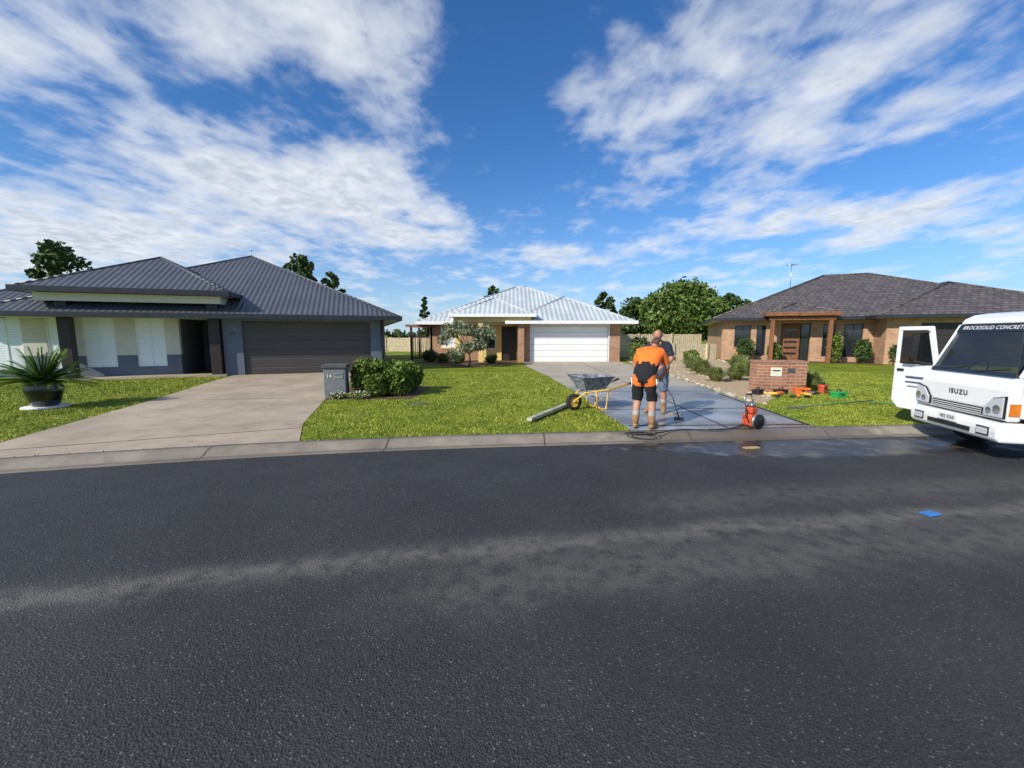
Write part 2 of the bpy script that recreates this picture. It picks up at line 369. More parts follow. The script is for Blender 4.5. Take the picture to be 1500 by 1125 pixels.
cut((1.8,8.6),(5.4,8.8)); cut((1.75,11.4),(5.7,11.5)); cut((1.3,15.6),(6.0,15.6)); cut((3.7,6.9),(3.95,24)); cut((5.25,7.1),(5.6,11),.03); cut((2.05,7.05),(5.2,7.15),.02)
cut((-8.75,9.8),(-4.7,10.3),.008); cut((-9.9,13.2),(-5.45,13.7),.008); cut((-7.35,5.4),(-3.6,6.9),.008)
g.obj('driveway_joints')
def inpoly(px,py,P):
    c=np.zeros(len(px),bool); n=len(P)
    for i in range(n):
        x1,y1=P[i];x2,y2=P[(i+1)%n]
        if y1==y2: continue
        k=((y1>py)!=(y2>py))&(px<(x2-x1)*(py-y1)/(y2-y1)+x1); c^=k
    return c
n=280000
gx=rng.uniform(-16,15,n); gy=4.3+13*rng.uniform(0,1,n)**1.5
yg=np.where(gx>=0,6.08+.1*gx-.001*gx**2,6.08+.1*gx-.015*gx**2)
ok=gy>yg+.40+rng.normal(0,.02,n)
for P in (D1,D2,BED,BED4): ok&=~inpoly(gx,gy,P)
ok&=np.abs(gx)<gy*1.35+1.5
gx=gx[ok];gy=gy[ok]; n=len(gx)
hh=rng.uniform(.012,.042,n)*(1+.35*np.sin(gx*2.1+gy)*np.sin(gy*1.7-gx*.6)); a=rng.uniform(0,math.pi,n); w=rng.uniform(.004,.008,n)*(1+gy/18); lx=rng.normal(0,.018,n); ly=rng.normal(0,.018,n)
v=np.empty((n,3,3)); v[:,0]=np.stack([gx-np.cos(a)*w,gy-np.sin(a)*w,np.full(n,ZL)],1); v[:,1]=np.stack([gx+np.cos(a)*w,gy+np.sin(a)*w,np.full(n,ZL)],1); v[:,2]=np.stack([gx+lx,gy+ly,ZL+hh],1)
me=bpy.data.meshes.new('grass'); me.vertices.add(3*n); me.vertices.foreach_set('co',v.ravel()); me.loops.add(3*n); me.loops.foreach_set('vertex_index',np.arange(3*n)); me.polygons.add(n); me.polygons.foreach_set('loop_start',np.arange(0,3*n,3)); me.polygons.foreach_set('loop_total',np.full(n,3)); me.materials.append(blade); me.update(calc_edges=True)
o=bpy.data.objects.new('grass',me); col.objects.link(o)
# ------------------------------------------------------------------ HOUSE 1 (charcoal roof)
H=empty('rendered_house',(-5.55,18.0,0),math.radians(20)); z0=ZL-.05
hip('main_roof',-12.8,.6,-.6,12.8,2.45,.482,roof1,H,fascia1,soffit)
hip('raised_roof',-11.5,-5.6,-.6,5.3,3.28,.525,roof1,H,fascia1,soffit)
hip('wing_roof',-14.5,-8.2,.6,9,2.68,.48,roof1,H,fascia1,soffit)
wall('garage_wall',-6.0,0,z0,2.32,0,.2,render_d,[(-5.35,-.6,z0,2.22)],H)
Geo().box(-5.35,-.6,.08,.12,z0,2.22,gar1).obj('garage_door',H)
wall('front_wall',-10.9,-7.55,z0,3.1,.5,.2,render_l,[(-10.4,-9.5,.5,2.5),(-8.9,-8.0,.5,2.5)],H,render_d,.93)
wall('wing_wall',-14,-10.9,z0,2.6,1.1,.2,render_l,[(-13.3,-12.4,.45,2.45),(-11.75,-11.15,.45,2.45)],H,render_d,.93)
for w0,w1,b in ((-10.4,-9.5,.5),(-8.9,-8.0,.5),(-13.3,-12.4,1.1),(-11.75,-11.15,1.1)):
    window('window',w0,w1,.5 if b==.5 else .45,2.5 if b==.5 else 2.45,b,H,blind,white,0 if w1-w0<.7 else 1)
g=Geo(); g.box(-7.75,-7.55,.7,3.2,z0,3.1,render_d); g.box(-7.55,-6.2,3.0,3.2,z0,3.1,render_d); g.box(-6.2,-6.0,.2,3.2,z0,3.1,render_d); g.box(-11.1,-10.9,.7,1.1,z0,2.9,render_l)
g.box(-.2,0,.2,12,z0,2.32,render_l); g.box(-14,0,12,12.2,z0,2.32,render_l); g.box(-14.2,-14,1.1,12,z0,2.5,render_l); g.obj('side_and_back_walls',H)
g=Geo(); g.box(-7.3,-6.4,2.93,2.99,z0+.05,2.2,timber); g.box(-7.0,-6.9,2.9,2.925,.9,1.6,glass); g.obj('front_door',H)
g=Geo(); g.box(-10.78,-10.45,-.12,.18,z0,3.15,postm); g.box(-6.4,-6.05,-.18,.16,z0,3.15,postm); g.obj('porch_posts',H,bevel=.01)
g=Geo(); g.box(-11.2,-5.9,-.3,-.14,2.84,3.11,cream_l); g.box(-11.2,-11.04,-.14,4.9,2.84,3.11,cream_l); g.box(-6.02,-5.9,-.14,4.9,2.84,3.11,cream_l); g.obj('portico_beam',H)
g=Geo(); g.box(-11,-5.9,-.3,.48,z0,ZL+.07,conc1); g.obj('porch_slab',H)
g=Geo(); g.tube([(-.12,-.05,z0),(-.12,-.05,2.3)],.04,fascia1,8); g.obj('downpipes',H)
g=Geo(); g.tube([(-6.1,6.1,5.6),(-6.1,6.1,5.95)],.02,chrome); g.lathe([(0,5.95),(.05,5.97),(0,6.02)],chrome,8,Matrix.Translation((-6.1,6.1,0))); g.obj('roof_finial',H)
def text(name,body,size,mat,parent,M4,ext=.004,sp=1.0):
    c=bpy.data.curves.new(name,'FONT'); c.body=body; c.size=size; c.extrude=ext; c.align_x='CENTER'; c.align_y='CENTER'; c.space_character=sp
    c.materials.append(mat); o=bpy.data.objects.new(name,c); col.objects.link(o); o.parent=parent; o.matrix_local=M4; return o
RX=Matrix.Rotation(math.radians(90),4,'X')
text('house_number','16',.22,black,H,Matrix.Translation((-5.68,-.006,1.75))@RX)
# ------------------------------------------------------------------ HOUSE 2 (pale roof)
H=empty('brick_house',(0,24.2,0))
hip('main_roof',-5.7,7.1,.7,12.7,2.45,.455,roof2,H,white,soffit,.16)
hip('garage_roof',-.28,7.1,-.6,9.6,2.455,.455,roof2,H,white,soffit,.16)
hip('portico_roof',-3.5,1.3,-.7,4.2,2.84,.455,roof2,H,white,soffit,.16)
wall('garage_wall',.35,6.35,z0,2.3,0,.2,brick2,[(1.13,5.65,z0,2.22)],H)
Geo().box(1.13,5.65,.08,.12,z0,2.22,gar2).obj('garage_door',H)
g=Geo(); g.box(1.06,1.13,-.02,.1,z0,2.28,white).box(5.65,5.72,-.02,.1,z0,2.28,white).box(1.06,5.72,-.025,.1,2.22,2.29,white); g.obj('garage_trim',H)
wall('front_wall',-5.1,-2.0,z0,2.35,1.3,.2,brick2,[(-4.4,-3.2,.9,2.15)],H)
window('window',-4.4,-3.2,.9,2.15,1.3,H,blind,white,1,cream)
wall('entry_wall',-2.0,.35,z0,2.75,1.3,.2,cream,[(-.65,.3,z0,2.2),(-1.75,-1.0,.8,2.15)],H)
window('entry_window',-1.75,-1.0,.8,2.15,1.3,H,glass,white)
Geo().box(-.65,.3,1.38,1.42,z0,2.2,postm).obj('front_door',H)
g=Geo(); g.box(-3.3,-2.98,-.45,-.15,z0,2.7,cream).box(-1.95,-1.65,-.45,-.15,z0,2.7,cream).box(.35,.7,-.45,-.02,z0,2.4,brick2); g.box(-3.35,1.1,-.5,-.14,2.42,2.68,cream); g.box(.36,.6,-.14,1.3,z0,2.7,cream); g.obj('portico_columns',H)
g=Geo(); g.box(6.15,6.35,.2,11.5,z0,2.3,brick2).box(-5.1,-4.9,1.5,12,z0,2.3,brick2).box(-5.1,6.35,12,12.2,z0,2.3,brick2); g.obj('side_and_back_walls',H)
# ------------------------------------------------------------------ HOUSE 3 (tile roof)
H=empty('brick_house',(13.4,26.3,0),math.radians(-22))
hip('main_roof',-.6,17,-.6,14.4,2.70,.424,roof3,H,fascia1,soffit,.17,ridge_r=.08)
hip('garage_roof',7.1,16.5,-2.1,8,2.705,.424,roof3,H,fascia1,soffit,.17,ridge_r=.08)
hip('portico_roof',2.2,5.6,-1.5,3,2.95,.36,roof3,H,timber,timber,.2,ridge_r=.08)
wall('front_wall',0,7.7,z0,2.56,0,.2,brick3,[(.7,1.6,.9,2.25),(1.9,2.4,.4,2.25),(3.2,4.7,z0,2.35),(5.3,5.9,.4,2.3),(6.3,7.2,.4,2.3)],H)
window('window',.7,1.6,.9,2.25,0,H,glass,fascia1,1,brick3); window('window',1.9,2.4,.4,2.25,0,H,glass,fascia1); window('window',5.3,5.9,.4,2.3,0,H,glass,fascia1); window('window',6.3,7.2,.4,2.3,0,H,glass,fascia1,1)
g=Geo(); g.box(3.25,4.2,.1,.14,z0,2.3,timber)
for i in range(5): g.box(3.4,4.05,.07,.098,.5+i*.35,.62+i*.35,glass)
g.box(4.25,4.65,.1,.13,z0,2.3,glass); g.obj('front_door',H)
g=Geo()
for x in (2.4,5.2): g.box(x,x+.2,-1.35,-1.15,z0,2.72,timber)
g.box(2.3,5.5,-1.37,-1.18,2.52,2.72,timber); g.obj('porch_posts',H,bevel=.01)
wall('garage_wall',7.7,16,z0,2.55,-1.5,.2,brick3,[(9.1,14.1,z0,2.3)],H)
Geo().box(9.1,14.1,-1.42,-1.38,z0,2.3,gar3).obj('garage_door',H)
g=Geo(); g.box(7.7,7.9,-1.3,0,z0,2.55,brick3).box(0,.2,.2,13.8,z0,2.56,brick3).box(15.8,16,-1.3,13.8,z0,2.55,brick3).box(0,16,13.8,14,z0,2.56,brick3); g.obj('side_and_back_walls',H)
g=Geo(); g.tube([(4.5,5,4.5),(4.5,5,6.6)],.02,chrome,6)
for i in range(4): g.tube([(4.1+i*.05,5-.3+i*.2,6.5),(4.9-i*.05,5-.3+i*.2,6.5)],.008,chrome,5)
g.tube([(4.5,4.6,6.5),(4.5,5.5,6.5)],.012,chrome,5); g.obj('tv_antenna',H)
# ------------------------------------------------------------------ fences, pergola
def fence(name,p,q,h,mat):
    p=Vector((*p,0));q=Vector((*q,0)); Lh=(q-p).length; ang=math.atan2((q-p).y,(q-p).x); e=empty(name,p,ang); g=Geo(); x=0
    while x<Lh-.05:
        g.box(x,x+.115,0,.018,ZL,ZL+h+random.uniform(-.02,.02),mat); x+=.145
    g.box(0,Lh,.02,.06,ZL+.35,ZL+.43,mat).box(0,Lh,.02,.06,ZL+h-.3,ZL+h-.22,mat); g.obj('palings',e)
    g=Geo(); x=0
    while x<Lh: g.box(x,x+.1,-.09,-.002,ZL,ZL+h+.06,mat); x+=2.4
    g.obj('posts',e); return e
fence('timber_fence',(6.5,29),(13.6,29.5),1.62,greyt)
fence('timber_fence',(10.0,25.6),(13.1,26.3),1.0,greyt)
fence('timber_fence',(-12,39),(-5.3,38),1.3,greyt)
E=empty('pergola',(-6.3,25.5,0)); g=Geo()
for x in (0,1.25):
    for y in (0,2.2): g.box(x,x+.12,y,y+.12,ZL,2.15,postm)
for y in (-.1,.7,1.5,2.3): g.box(-.25,1.6,y,y+.06,2.16,2.3,timber)
g.box(.14,1.24,.02,.06,ZL+.1,ZL+.18,postm).box(.14,1.24,.02,.06,1.5,1.58,postm)
for i in range(9): g.box(.16+i*.12,.2+i*.12,.03,.05,ZL+.18,1.5,timber)
g.obj('frame',E)
# ------------------------------------------------------------------ vegetation
lf_dk=mat_leaf('leaf_dark',(.02,.045,.010),(.08,.13,.03)); lf_md=mat_leaf('leaf_mid',(.035,.075,.010),(.15,.21,.04)); lf_ol=mat_leaf('leaf_olive',(.12,.14,.07),(.30,.32,.19),4)
lf_hd=mat_leaf('leaf_hedge',(.03,.07,.010),(.19,.26,.035),5); lf_gr=mat_leaf('leaf_tuft',(.09,.13,.025),(.33,.36,.11),4); lf_pm=mat_leaf('leaf_cycad',(.04,.12,.010),(.22,.36,.04),5)
tree('gum_tree',-44,41,10.2,3.0,lf_dk,2200,.3,.45)
tree('gum_tree',-24,48,10.4,2.3,lf_dk,1800,.28,.45)
tree('gum_tree',-21,49,8.9,1.6,lf_dk,1100,.26,.45)
tree('pine_tree',-9.9,47,6.0,1.2,lf_dk,1700,.2,.12,22,slim=True)
tree('gum_tree',-2.2,50,7.4,1.3,lf_dk,900,.26,.5)
tree('gum_tree',11,50,6.6,1.7,lf_dk,1500,.26,.25)
tree('shade_tree',22.5,55,7.8,6.2,lf_md,10000,.32,.22,46,trunk=.35)
tree('shade_tree',17.5,58,6.2,4.0,lf_dk,4000,.32,.2,24,trunk=.3)
tree('shade_tree',29.5,56,6.9,3.0,lf_dk,2600,.3,.22,18,trunk=.3)
pts=[]
for i in range(150):
    x=-190+i*2.6; pts.append(blob((x,135+random.uniform(-6,6),random.uniform(.5,2.2)),(3.2,2,random.uniform(1,2.6)),60,.2))
leafmesh('tree_line',np.concatenate(pts),1.0,lf_dk)
E=empty('olive_tree',(-2.15,20.6,ZL)); g=Geo(); pts=[]
g.tube([(0,0,-.05),(.03,0,.35),(-.02,.02,.8)],[.07,.055,.04],bark)
for i in range(18):
    a=i*2.4; r=random.uniform(.3,1.45); c=(r*math.cos(a),r*math.sin(a)*.8,random.uniform(.95,2.25)-.25*r)
    g.tube([(0,0,.6),(c[0]*.4,c[1]*.4,.9+c[2]*.15),c],[.035,.022,.008],bark,6); pts.append(blob(c,(.42,.42,.34),190,.1))
g.obj('trunk_and_limbs',E); leafmesh('foliage',np.concatenate(pts),.07,lf_ol,E,2.8)
def shrub(name,x,y,r,h,mat,n=1500,leaf=.05,lob=7,st=1.7):
    e=empty(name,(x,y,ZL)); pts=[blob((0,0,h*.45),(r*.85,r*.85,h*.5),n//2,.6)]
    for i in range(lob):
        a=i*2.4+random.random(); q=r*random.uniform(.3,.65); pts.append(blob((q*math.cos(a),q*math.sin(a),h*random.uniform(.45,.75)),(r*.42,r*.42,h*.3),n//2//lob,.5))
    g=Geo()
    for i in range(5):
        a=i*1.3; g.tube([(0,0,-.02),(r*.4*math.cos(a),r*.4*math.sin(a),h*.5)],[.02,.008],bark,5)
    g.obj('stems',e); P=np.concatenate(pts); P=P[P[:,2]>.0]; leafmesh('foliage',P,leaf,mat,e,st); return e
for x,y,r,h in ((-3.95,10.9,.42,.95),(-3.45,11.4,.45,.9),(-3.0,10.75,.48,.85),(-2.95,11.6,.45,.9),(-4.0,11.7,.45,1.0),(-3.5,10.5,.36,.62)):
    shrub('garden_shrub',x,y,r,h,lf_hd,2600,.05)
shrub('flower_shrub',-4.35,10.15,.22,.16,lf_gr,500,.03); shrub('flower_shrub',-3.85,10.12,.3,.2,lf_gr,600,.03)
flw=simple('flower_white',(.8,.78,.7),.6,.1)
leafmesh('flowers',np.concatenate([blob((-4.35,10.1,ZL+.12),(.25,.15,.1),60),blob((-3.8,10.08,ZL+.13),(.32,.15,.1),70)]),.035,flw,None,1.0)
def tuft(name,x,y,r,h,mat,n=700,w=.012):
    v=[];f=[]
    for i in range(n):
        a=random.uniform(0,2*math.pi); t=random.uniform(.05,1)**.6; rr=r*t; hh=h*(1.05-.55*t*t)*random.uniform(.75,1.1)
        ca,sa=math.cos(a),math.sin(a); b=random.uniform(0,.25)*r; px,py=-sa*w,ca*w
        P=[(b*ca,b*sa,0),((b+rr*.45)*ca,(b+rr*.45)*sa,hh*.8),(rr*ca+b*ca,rr*sa+b*sa,hh*(1-.35*t))]
        k=len(v); 
        for j,p in enumerate(P):
            q=(1,.8,.15)[j]; v.append((p[0]-px*q,p[1]-py*q,p[2])); v.append((p[0]+px*q,p[1]+py*q,p[2]))
        f+=[(k,k+1,k+3,k+2),(k+2,k+3,k+5,k+4)]
    o=mesh(name,v,f,mat); o.location=(x,y,ZL); return o
for x,y,r,h in ((8.5,19.5,.55,.75),(7.6,16.3,.55,.7),(7.9,14.4,.5,.62),(7.0,14.0,.45,.55),(9.0,15.8,.55,.8),(8.0,17.8,.55,.75),(8.9,13.9,.5,.7),(8.6,11.7,.42,.6),(8.6,12.8,.5,.65),(10.2,18.5,.6,.8),(9.6,13.2,.4,.5)):
    tuft('tussock_grass',x,y,r,h,lf_gr,900)
for x,y,r,h in ((6.9,22.5,.5,1.2),(7.6,24.5,.7,1.5),(9.0,25.2,.7,.9),(-3.9,23.4,.4,.55),(-3.0,23.2,.35,.5),(-1.2,23.2,.35,.45),(-4.8,24.0,.45,.7),(14.2,25.0,.5,1.5),(15.6,24.5,.4,1.2),(18.2,23.2,.45,1.7),(19.5,22.8,.45,1.4),(20.4,22.0,.35,1.2),(10.6,24.2,.5,.7)):
    shrub('garden_shrub',x,y,r,h,random.choice([lf_md,lf_dk,lf_hd]),1100,.08)
stone=simple('stone',(.45,.38,.29),.9,.3,3,bump=.3)
g=Geo()
def rock(g,c,r,mat):
    vv=[]
    for z in (-.6,-.1,.5,.9):
        for j in range(7):
            t=j/7*6.283; q=math.sqrt(max(.05,1-z*z))*random.uniform(.8,1.15); vv.append((c[0]+r*q*math.cos(t),c[1]+r*q*math.sin(t),c[2]+r*.6*z))
    ff=[]
    for i in range(3):
        for j in range(7): ff.append((i*7+j,i*7+(j+1)%7,(i+1)*7+(j+1)%7,(i+1)*7+j))
    ff.append(tuple(21+j for j in range(7))); g.add(vv,ff,mat)
for i in range(len(BED)-1):
    p,q=BED[i],BED[i+1]
    if i in (3,4): continue
    Ln=math.dist(p,q); k=int(Ln/.3)
    for j in range(k):
        t=j/k; rock(g,(p[0]+(q[0]-p[0])*t+random.uniform(-.06,.06),p[1]+(q[1]-p[1])*t,ZL+.02),random.uniform(.05,.12),stone)
for i in range(260):
    x=random.uniform(5.8,11);y=random.uniform(9.5,24)
    if inpoly(np.array([x]),np.array([y]),BED)[0]: rock(g,(x,y,ZL+.01),random.uniform(.03,.07),stone)
g.obj('garden_rocks')
# potted cycad
E=empty('potted_cycad',(-10.2,8.85,ZL)); g=Geo(); pot=simple('pot_glaze',(.012,.012,.016),.2,.2,coat=.5)
g.lathe([(0,.0),(.34,.0),(.38,.02),(.38,.05),(0,.052)],simple('white_stone',(.6,.6,.58),.8),28)
g.lathe([(0,.055),(.2,.055),(.23,.1),(.30,.35),(.32,.45),(.29,.52),(.30,.55),(.33,.57),(.31,.58),(.27,.57),(.25,.52),(0,.50)],pot,28)
g.obj('pot',E); v=[];f=[]
for i in range(70):
    a=i*2.39996; el=math.radians(random.uniform(8,72)); Lf=random.uniform(.68,1.0)
    ca,sa=math.cos(a),math.sin(a)
    def rach(t): return Lf*t*math.cos(el),.55+Lf*(t*math.sin(el)-.34*t*t*math.cos(el))
    for s in range(24):
        t=.14+.86*s/23; R,Z=rach(t); w=.15*math.sin(math.pi*min(1,t*.85+.12))+.02
        for sd in (-1,1):
            k=len(v); bx,by=R*ca,R*sa; tx,ty=bx-sa*sd*w+ca*.08,by+ca*sd*w+sa*.08
            v+=[(bx-ca*.020,by-sa*.020,Z),(bx+ca*.020,by+sa*.020,Z),(tx,ty,Z+.035)]; f.append((k,k+1,k+2))
    k=len(v)
    for s in range(8):
        R,Z=rach(s/7); v+=[(R*ca-sa*.01,R*sa+ca*.01,Z-.002),(R*ca+sa*.01,R*sa-ca*.01,Z-.002)]
    for s in range(7): f.append((k+2*s,k+2*s+1,k+2*s+3,k+2*s+2))
mesh('fronds',v,f,lf_pm,E)
g=Geo(); g.lathe([(0,.5),(.1,.5),(.12,.56),(.08,.64),(0,.66)],bark,12); g.obj('stem',E)
# ------------------------------------------------------------------ letterboxes
gm=simple('letterbox_grey',(.16,.17,.18),.8,.12,5,bump=.2); capm=simple('letterbox_cap',(.07,.075,.08),.7)
E=empty('letterbox_pillar',(-4.5,10.45,0),math.radians(10)); g=Geo()
g.box(-.26,.26,-.2,.2,ZL-.02,.86,gm).box(-.30,.30,-.24,.24,.863,.95,capm); g.obj('pillar',E,bevel=.012)
g=Geo(); g.box(-.02,.2,-.212,-.203,.6,.74,chrome).box(0,.18,-.216,-.2125,.68,.7,black); g.obj('mail_slot',E)
text('number_14','14',.13,white,E,Matrix.Translation((-.13,-.206,.66))@RX)
E=empty('brick_letterbox',(7.42,11.4,0),math.radians(-8)); g=Geo()
g.box(-.64,.64,-.22,.22,ZL-.02,.93,brickm); g.obj('brick_body',E); g=Geo(); g.box(-.66,.66,-.24,.24,.933,.985,brickm); g.obj('brick_cap',E,bevel=.01)
g=Geo(); g.box(-.28,.0,-.235,-.223,.56,.8,cream_l).box(-.24,-.04,-.24,-.2355,.70,.73,black); g.box(.15,.34,-.235,-.223,.66,.78,capm); g.obj('mail_slot',E)
o=Geo().box(-2.4,-1.95,9.25,9.5,ZL,ZL+.014,capm).obj('access_cover')
# ------------------------------------------------------------------ wheelbarrow
yel=simple('yellow_paint',(.72,.43,.06),.55,.25,10); blu=simple('tray_grey_blue',(.055,.07,.095),.5,.5,12); concs=simple('cement_slurry',(.20,.22,.25),.8,.6,14)
def wheel(g,c,r,w,axis='X',rim=None):
    R=Matrix.Rotation(math.radians(90),4,'Y') if axis=='X' else Matrix.Rotation(math.radians(90),4,'X')
    M4=Matrix.Translation(c)@R
    g.lathe([(r*.6,-w/2),(r*.88,-w/2),(r,-w*.33),(r,w*.33),(r*.88,w/2),(r*.6,w/2)],rubber,24,M4)
    g.lathe([(0,-w*.25),(r*.25,-w*.3),(r*.45,-w*.15),(r*.6,-w*.42),(r*.62,-w*.42),(r*.62,w*.42),(r*.6,w*.42),(r*.45,w*.15),(r*.25,w*.3),(0,w*.25)],rim or chrome,20,M4)
E=empty('wheelbarrow',(1.72,8.75,ZL),math.radians(20)); g=Geo()
def tray(g,bx0,bx1,by,tx0,tx1,ty,zb,zt,mat,inner,th=.015):
    o=[(bx0,-by,zb),(bx1,-by,zb),(bx1,by,zb),(bx0,by,zb),(tx0,-ty,zt),(tx1,-ty,zt-.02),(tx1,ty,zt-.02),(tx0,ty,zt)]
    f=[(0,3,2,1),(0,1,5,4),(1,2,6,5),(2,3,7,6),(3,0,4,7)]
    g.add(o,f,mat)
    i=[(bx0+th,-by+th,zb+th),(bx1-th,-by+th,zb+th),(bx1-th,by-th,zb+th),(bx0+th,by-th,zb+th),(tx0+th,-ty+th,zt),(tx1-th,-ty+th,zt-.02),(tx1-th,ty-th,zt-.02),(tx0+th,ty-th,zt)]
    g.add(i,[(0,1,2,3),(0,4,5,1),(1,5,6,2),(2,6,7,3),(3,7,4,0)],inner)
    R=o[4:]+[o[4]]; g.tube(R,.013,mat,6)
tray(g,-.26,.2,.2,-.42,.34,.34,.44,.73,concs,concs); g.obj('tray',E)
g=Geo()
for s in (-1,1):
    g.tube([(-.45,.05*s,.2),(-.25,.16*s,.38),(.25,.22*s,.43),(.85,.3*s,.58)],.02,yel,8); g.tube([(.72,.28*s,.55),(.88,.305*s,.59)],.025,black,8)
    g.tube([(-.02,.2*s,.41),(.02,.22*s,.02),(.22,.22*s,.02),(.28,.22*s,.43)],.018,yel,8)
g.tube([(.12,-.22,.03),(.12,.22,.03)],.014,yel,6); g.tube([(.12,-.22,.25),(.12,.22,.25)],.012,yel,6); g.tube([(-.45,-.09,.2),(-.45,.09,.2)],.014,chrome,6); g.obj('frame',E)
g=Geo(); wheel(g,(-.43,0,.175),.175,.08,'Z',yel); g.obj('wheel',E)
E=empty('screed_plank',(.92,8.40,ZL),math.radians(61)); g=Geo(); g.box(-1.25,1.2,-.05,.05,.035,.095,plankm); g.obj('plank',E,bevel=.004)
# ------------------------------------------------------------------ concrete saw (stands upright) and hand tools
red=simple('saw_orange',(.50,.075,.025),.5,.35,14); org=simple('tool_orange',(.75,.16,.02),.45); grn=simple('tool_green',(.03,.35,.08),.45)
E=empty('concrete_saw',(4.12,6.95,ZL+.01),math.radians(20)); g=Geo()
g.box(-.095,.095,-.10,.10,.03,.24,red).box(-.07,.07,-.08,.08,.243,.36,red).box(-.085,.03,-.085,.085,.363,.43,chrome); g.obj('engine',E,bevel=.03)
g=Geo(); g.tube([(-.09,.03,.36),(-.09,.06,.50),(-.03,.07,.56),(.05,.07,.56),(.09,.06,.48),(.09,.03,.3)],.013,chrome,6); g.tube([(-.04,.07,.56),(.06,.07,.56)],.019,black,6)
g.lathe([(.02,-.02),(.12,-.02),(.13,0),(.12,.02),(.02,.02)],chrome,22,Matrix.Translation((0,-.135,.13))@RX); g.lathe([(0,-.004),(.125,-.004),(.125,.004),(0,.004)],black,24,Matrix.Translation((0,-.165,.125))@RX)
g.tube([(-.1,-.06,.1),(-.16,-.04,.2),(-.12,0,.34)],.012,black,6); g.tube([(-.12,-.1,.02),(.12,-.1,.02)],.015,black,6); g.tube([(-.12,.1,.02),(.12,.1,.02)],.015,black,6); g.obj('handle_and_blade',E)
def drill(name,x,y,rz,c):
    e=empty(name,(x,y,ZL+.03),rz); g=Geo(); g.tube([(-.1,0,.05),(.08,0,.05),(.1,0,.05),(.2,0,.05)],[.045,.045,.03,.012],c,10); g.tube([(-.06,0,.03),(-.1,.12,.02)],[.025,.022],black,8); g.box(-.16,-.05,.11,.17,-.02,.05,black); g.obj('tool_body',e,bevel=.006)
drill('power_drill',7.0,10.6,.4,org); drill('power_drill',7.55,10.35,1.8,yel); drill('power_drill',6.75,10.5,2.6,yel); drill('power_drill',7.9,10.7,-.7,black); drill('power_drill',8.5,10.55,.7,red); drill('power_drill',7.25,10.25,.9,org)
def toolbox(name,x,y,rz,w,d,h,c):
    e=empty(name,(x,y,ZL),rz); g=Geo(); g.box(-w/2,w/2,-d/2,d/2,0,h*.65,c).box(-w/2-.01,w/2+.01,-d/2-.01,d/2+.01,h*.66,h,c); g.obj('case',e,bevel=.015)
    g=Geo(); g.tube([(-w*.2,0,h),(-w*.2,0,h+.05),(w*.2,0,h+.05),(w*.2,0,h)],.012,black,6); g.box(-.03,.03,-d/2-.02,-d/2-.011,h*.5,h*.75,black); g.obj('handle_and_latch',e)
toolbox('tool_box',8.3,10.3,.2,.30,.2,.16,grn); toolbox('tool_box',7.85,11.0,-.3,.35,.2,.17,org); toolbox('tool_box',7.25,10.95,.1,.3,.18,.13,black); toolbox('tool_box',6.6,10.9,.5,.26,.18,.14,black)
toolbox('fuel_can',8.5,11.1,.5,.22,.14,.24,red)
polem=simple('pole_green',(.10,.22,.12),.5)
E=empty('rake',(6.9,9.2,ZL+.03)); g=Geo(); g.tube([(-.7,-.35,0),(1.6,.35,.02)],.014,polem,6); g.box(-.95,-.6,-.5,-.46,-.02,.03,chrome); g.obj('pole_and_head',E)
E=empty('shovel',(8.6,8.95,ZL+.03)); g=Geo(); g.tube([(-.3,.45,.02),(.55,-.45,.02)],.015,polem,6); g.add([(.5,-.45,.0),(.6,-.35,.0),(.85,-.6,.03),(.7,-.75,.03)],[(0,1,2,3)],chrome); g.obj('handle_and_blade',E)
g=Geo(); P=[]
for i in range(60):
    t=i/59; a=t*13; r=.10+.10*t; P.append((2.05+r*math.cos(a)*1.4,6.42+r*math.sin(a)*.5,.125))
for i in range(20): t=i/19; P.append((2.4+t*1.6,6.46+.45*t+.1*math.sin(t*7),.13))
g.tube(P,.010,black,6); g.obj('hose')
bl=simple('blue_plastic',(.02,.18,.55),.35,.2)
g=Geo(); g.box(-.08,.08,-.05,.05,.003,.014,bl,Matrix.Rotation(.3,4,'Z')); o=g.obj('plastic_scrap',None,bevel=.005); o.location=(3.98,3.72,.001)
yf=simple('yellow_offcut',(.50,.34,.16),.8,.3); g=Geo(); g.box(-.12,.12,-.04,.04,0,.015,yf,Matrix.Rotation(.2,4,'Z')); o=g.obj('timber_offcut'); o.location=(3.6,6.0,.003)
g=Geo(); g.box(-.2,.05,-.02,.02,0,.004,yf,Matrix.Rotation(.5,4,'Z')); g.box(-.1,.2,.1,.13,0,.004,yf,Matrix.Rotation(-.3,4,'Z')); o=g.obj('yellow_marking'); o.location=(3.2,8.0,ZL+.011)
# ------------------------------------------------------------------ light truck
wp=simple('truck_white',(.84,.84,.83),.28,.04,3,coat=.6); tg=glassy('truck_glass',(.01,.014,.018),.03,.72); lamp=glassy('lamp_lens',(.55,.57,.6),.08); amber=simple('amber_lens',(.7,.2,.02),.3)
T=empty('light_truck',(6.62,6.02,0),math.radians(-104)); hw=.8
def prism(g,prof,x0,x1,mat):
    n=len(prof); v=[(x0,)+p for p in prof]+[(x1,)+p for p in prof]
    f=[tuple(range(n)),tuple(range(2*n-1,n-1,-1))]+[(i,n+i,n+(i+1)%n,(i+1)%n) for i in range(n)]
    g.add(v,f,mat)
g=Geo(); prism(g,[(.03,.56),(.0,.72),(.02,.96),(.05,1.05),(.11,1.13),(.17,1.13),(.17,.56)],-hw,hw,wp)
prism(g,[(.17,.6),(.17,1.12),(1.5,1.12),(1.5,.60)],hw-.06,hw,wp)
prism(g,[(1.25,.6),(1.25,1.9),(1.5,1.9),(1.5,.60)],-hw,-hw+.06,wp)
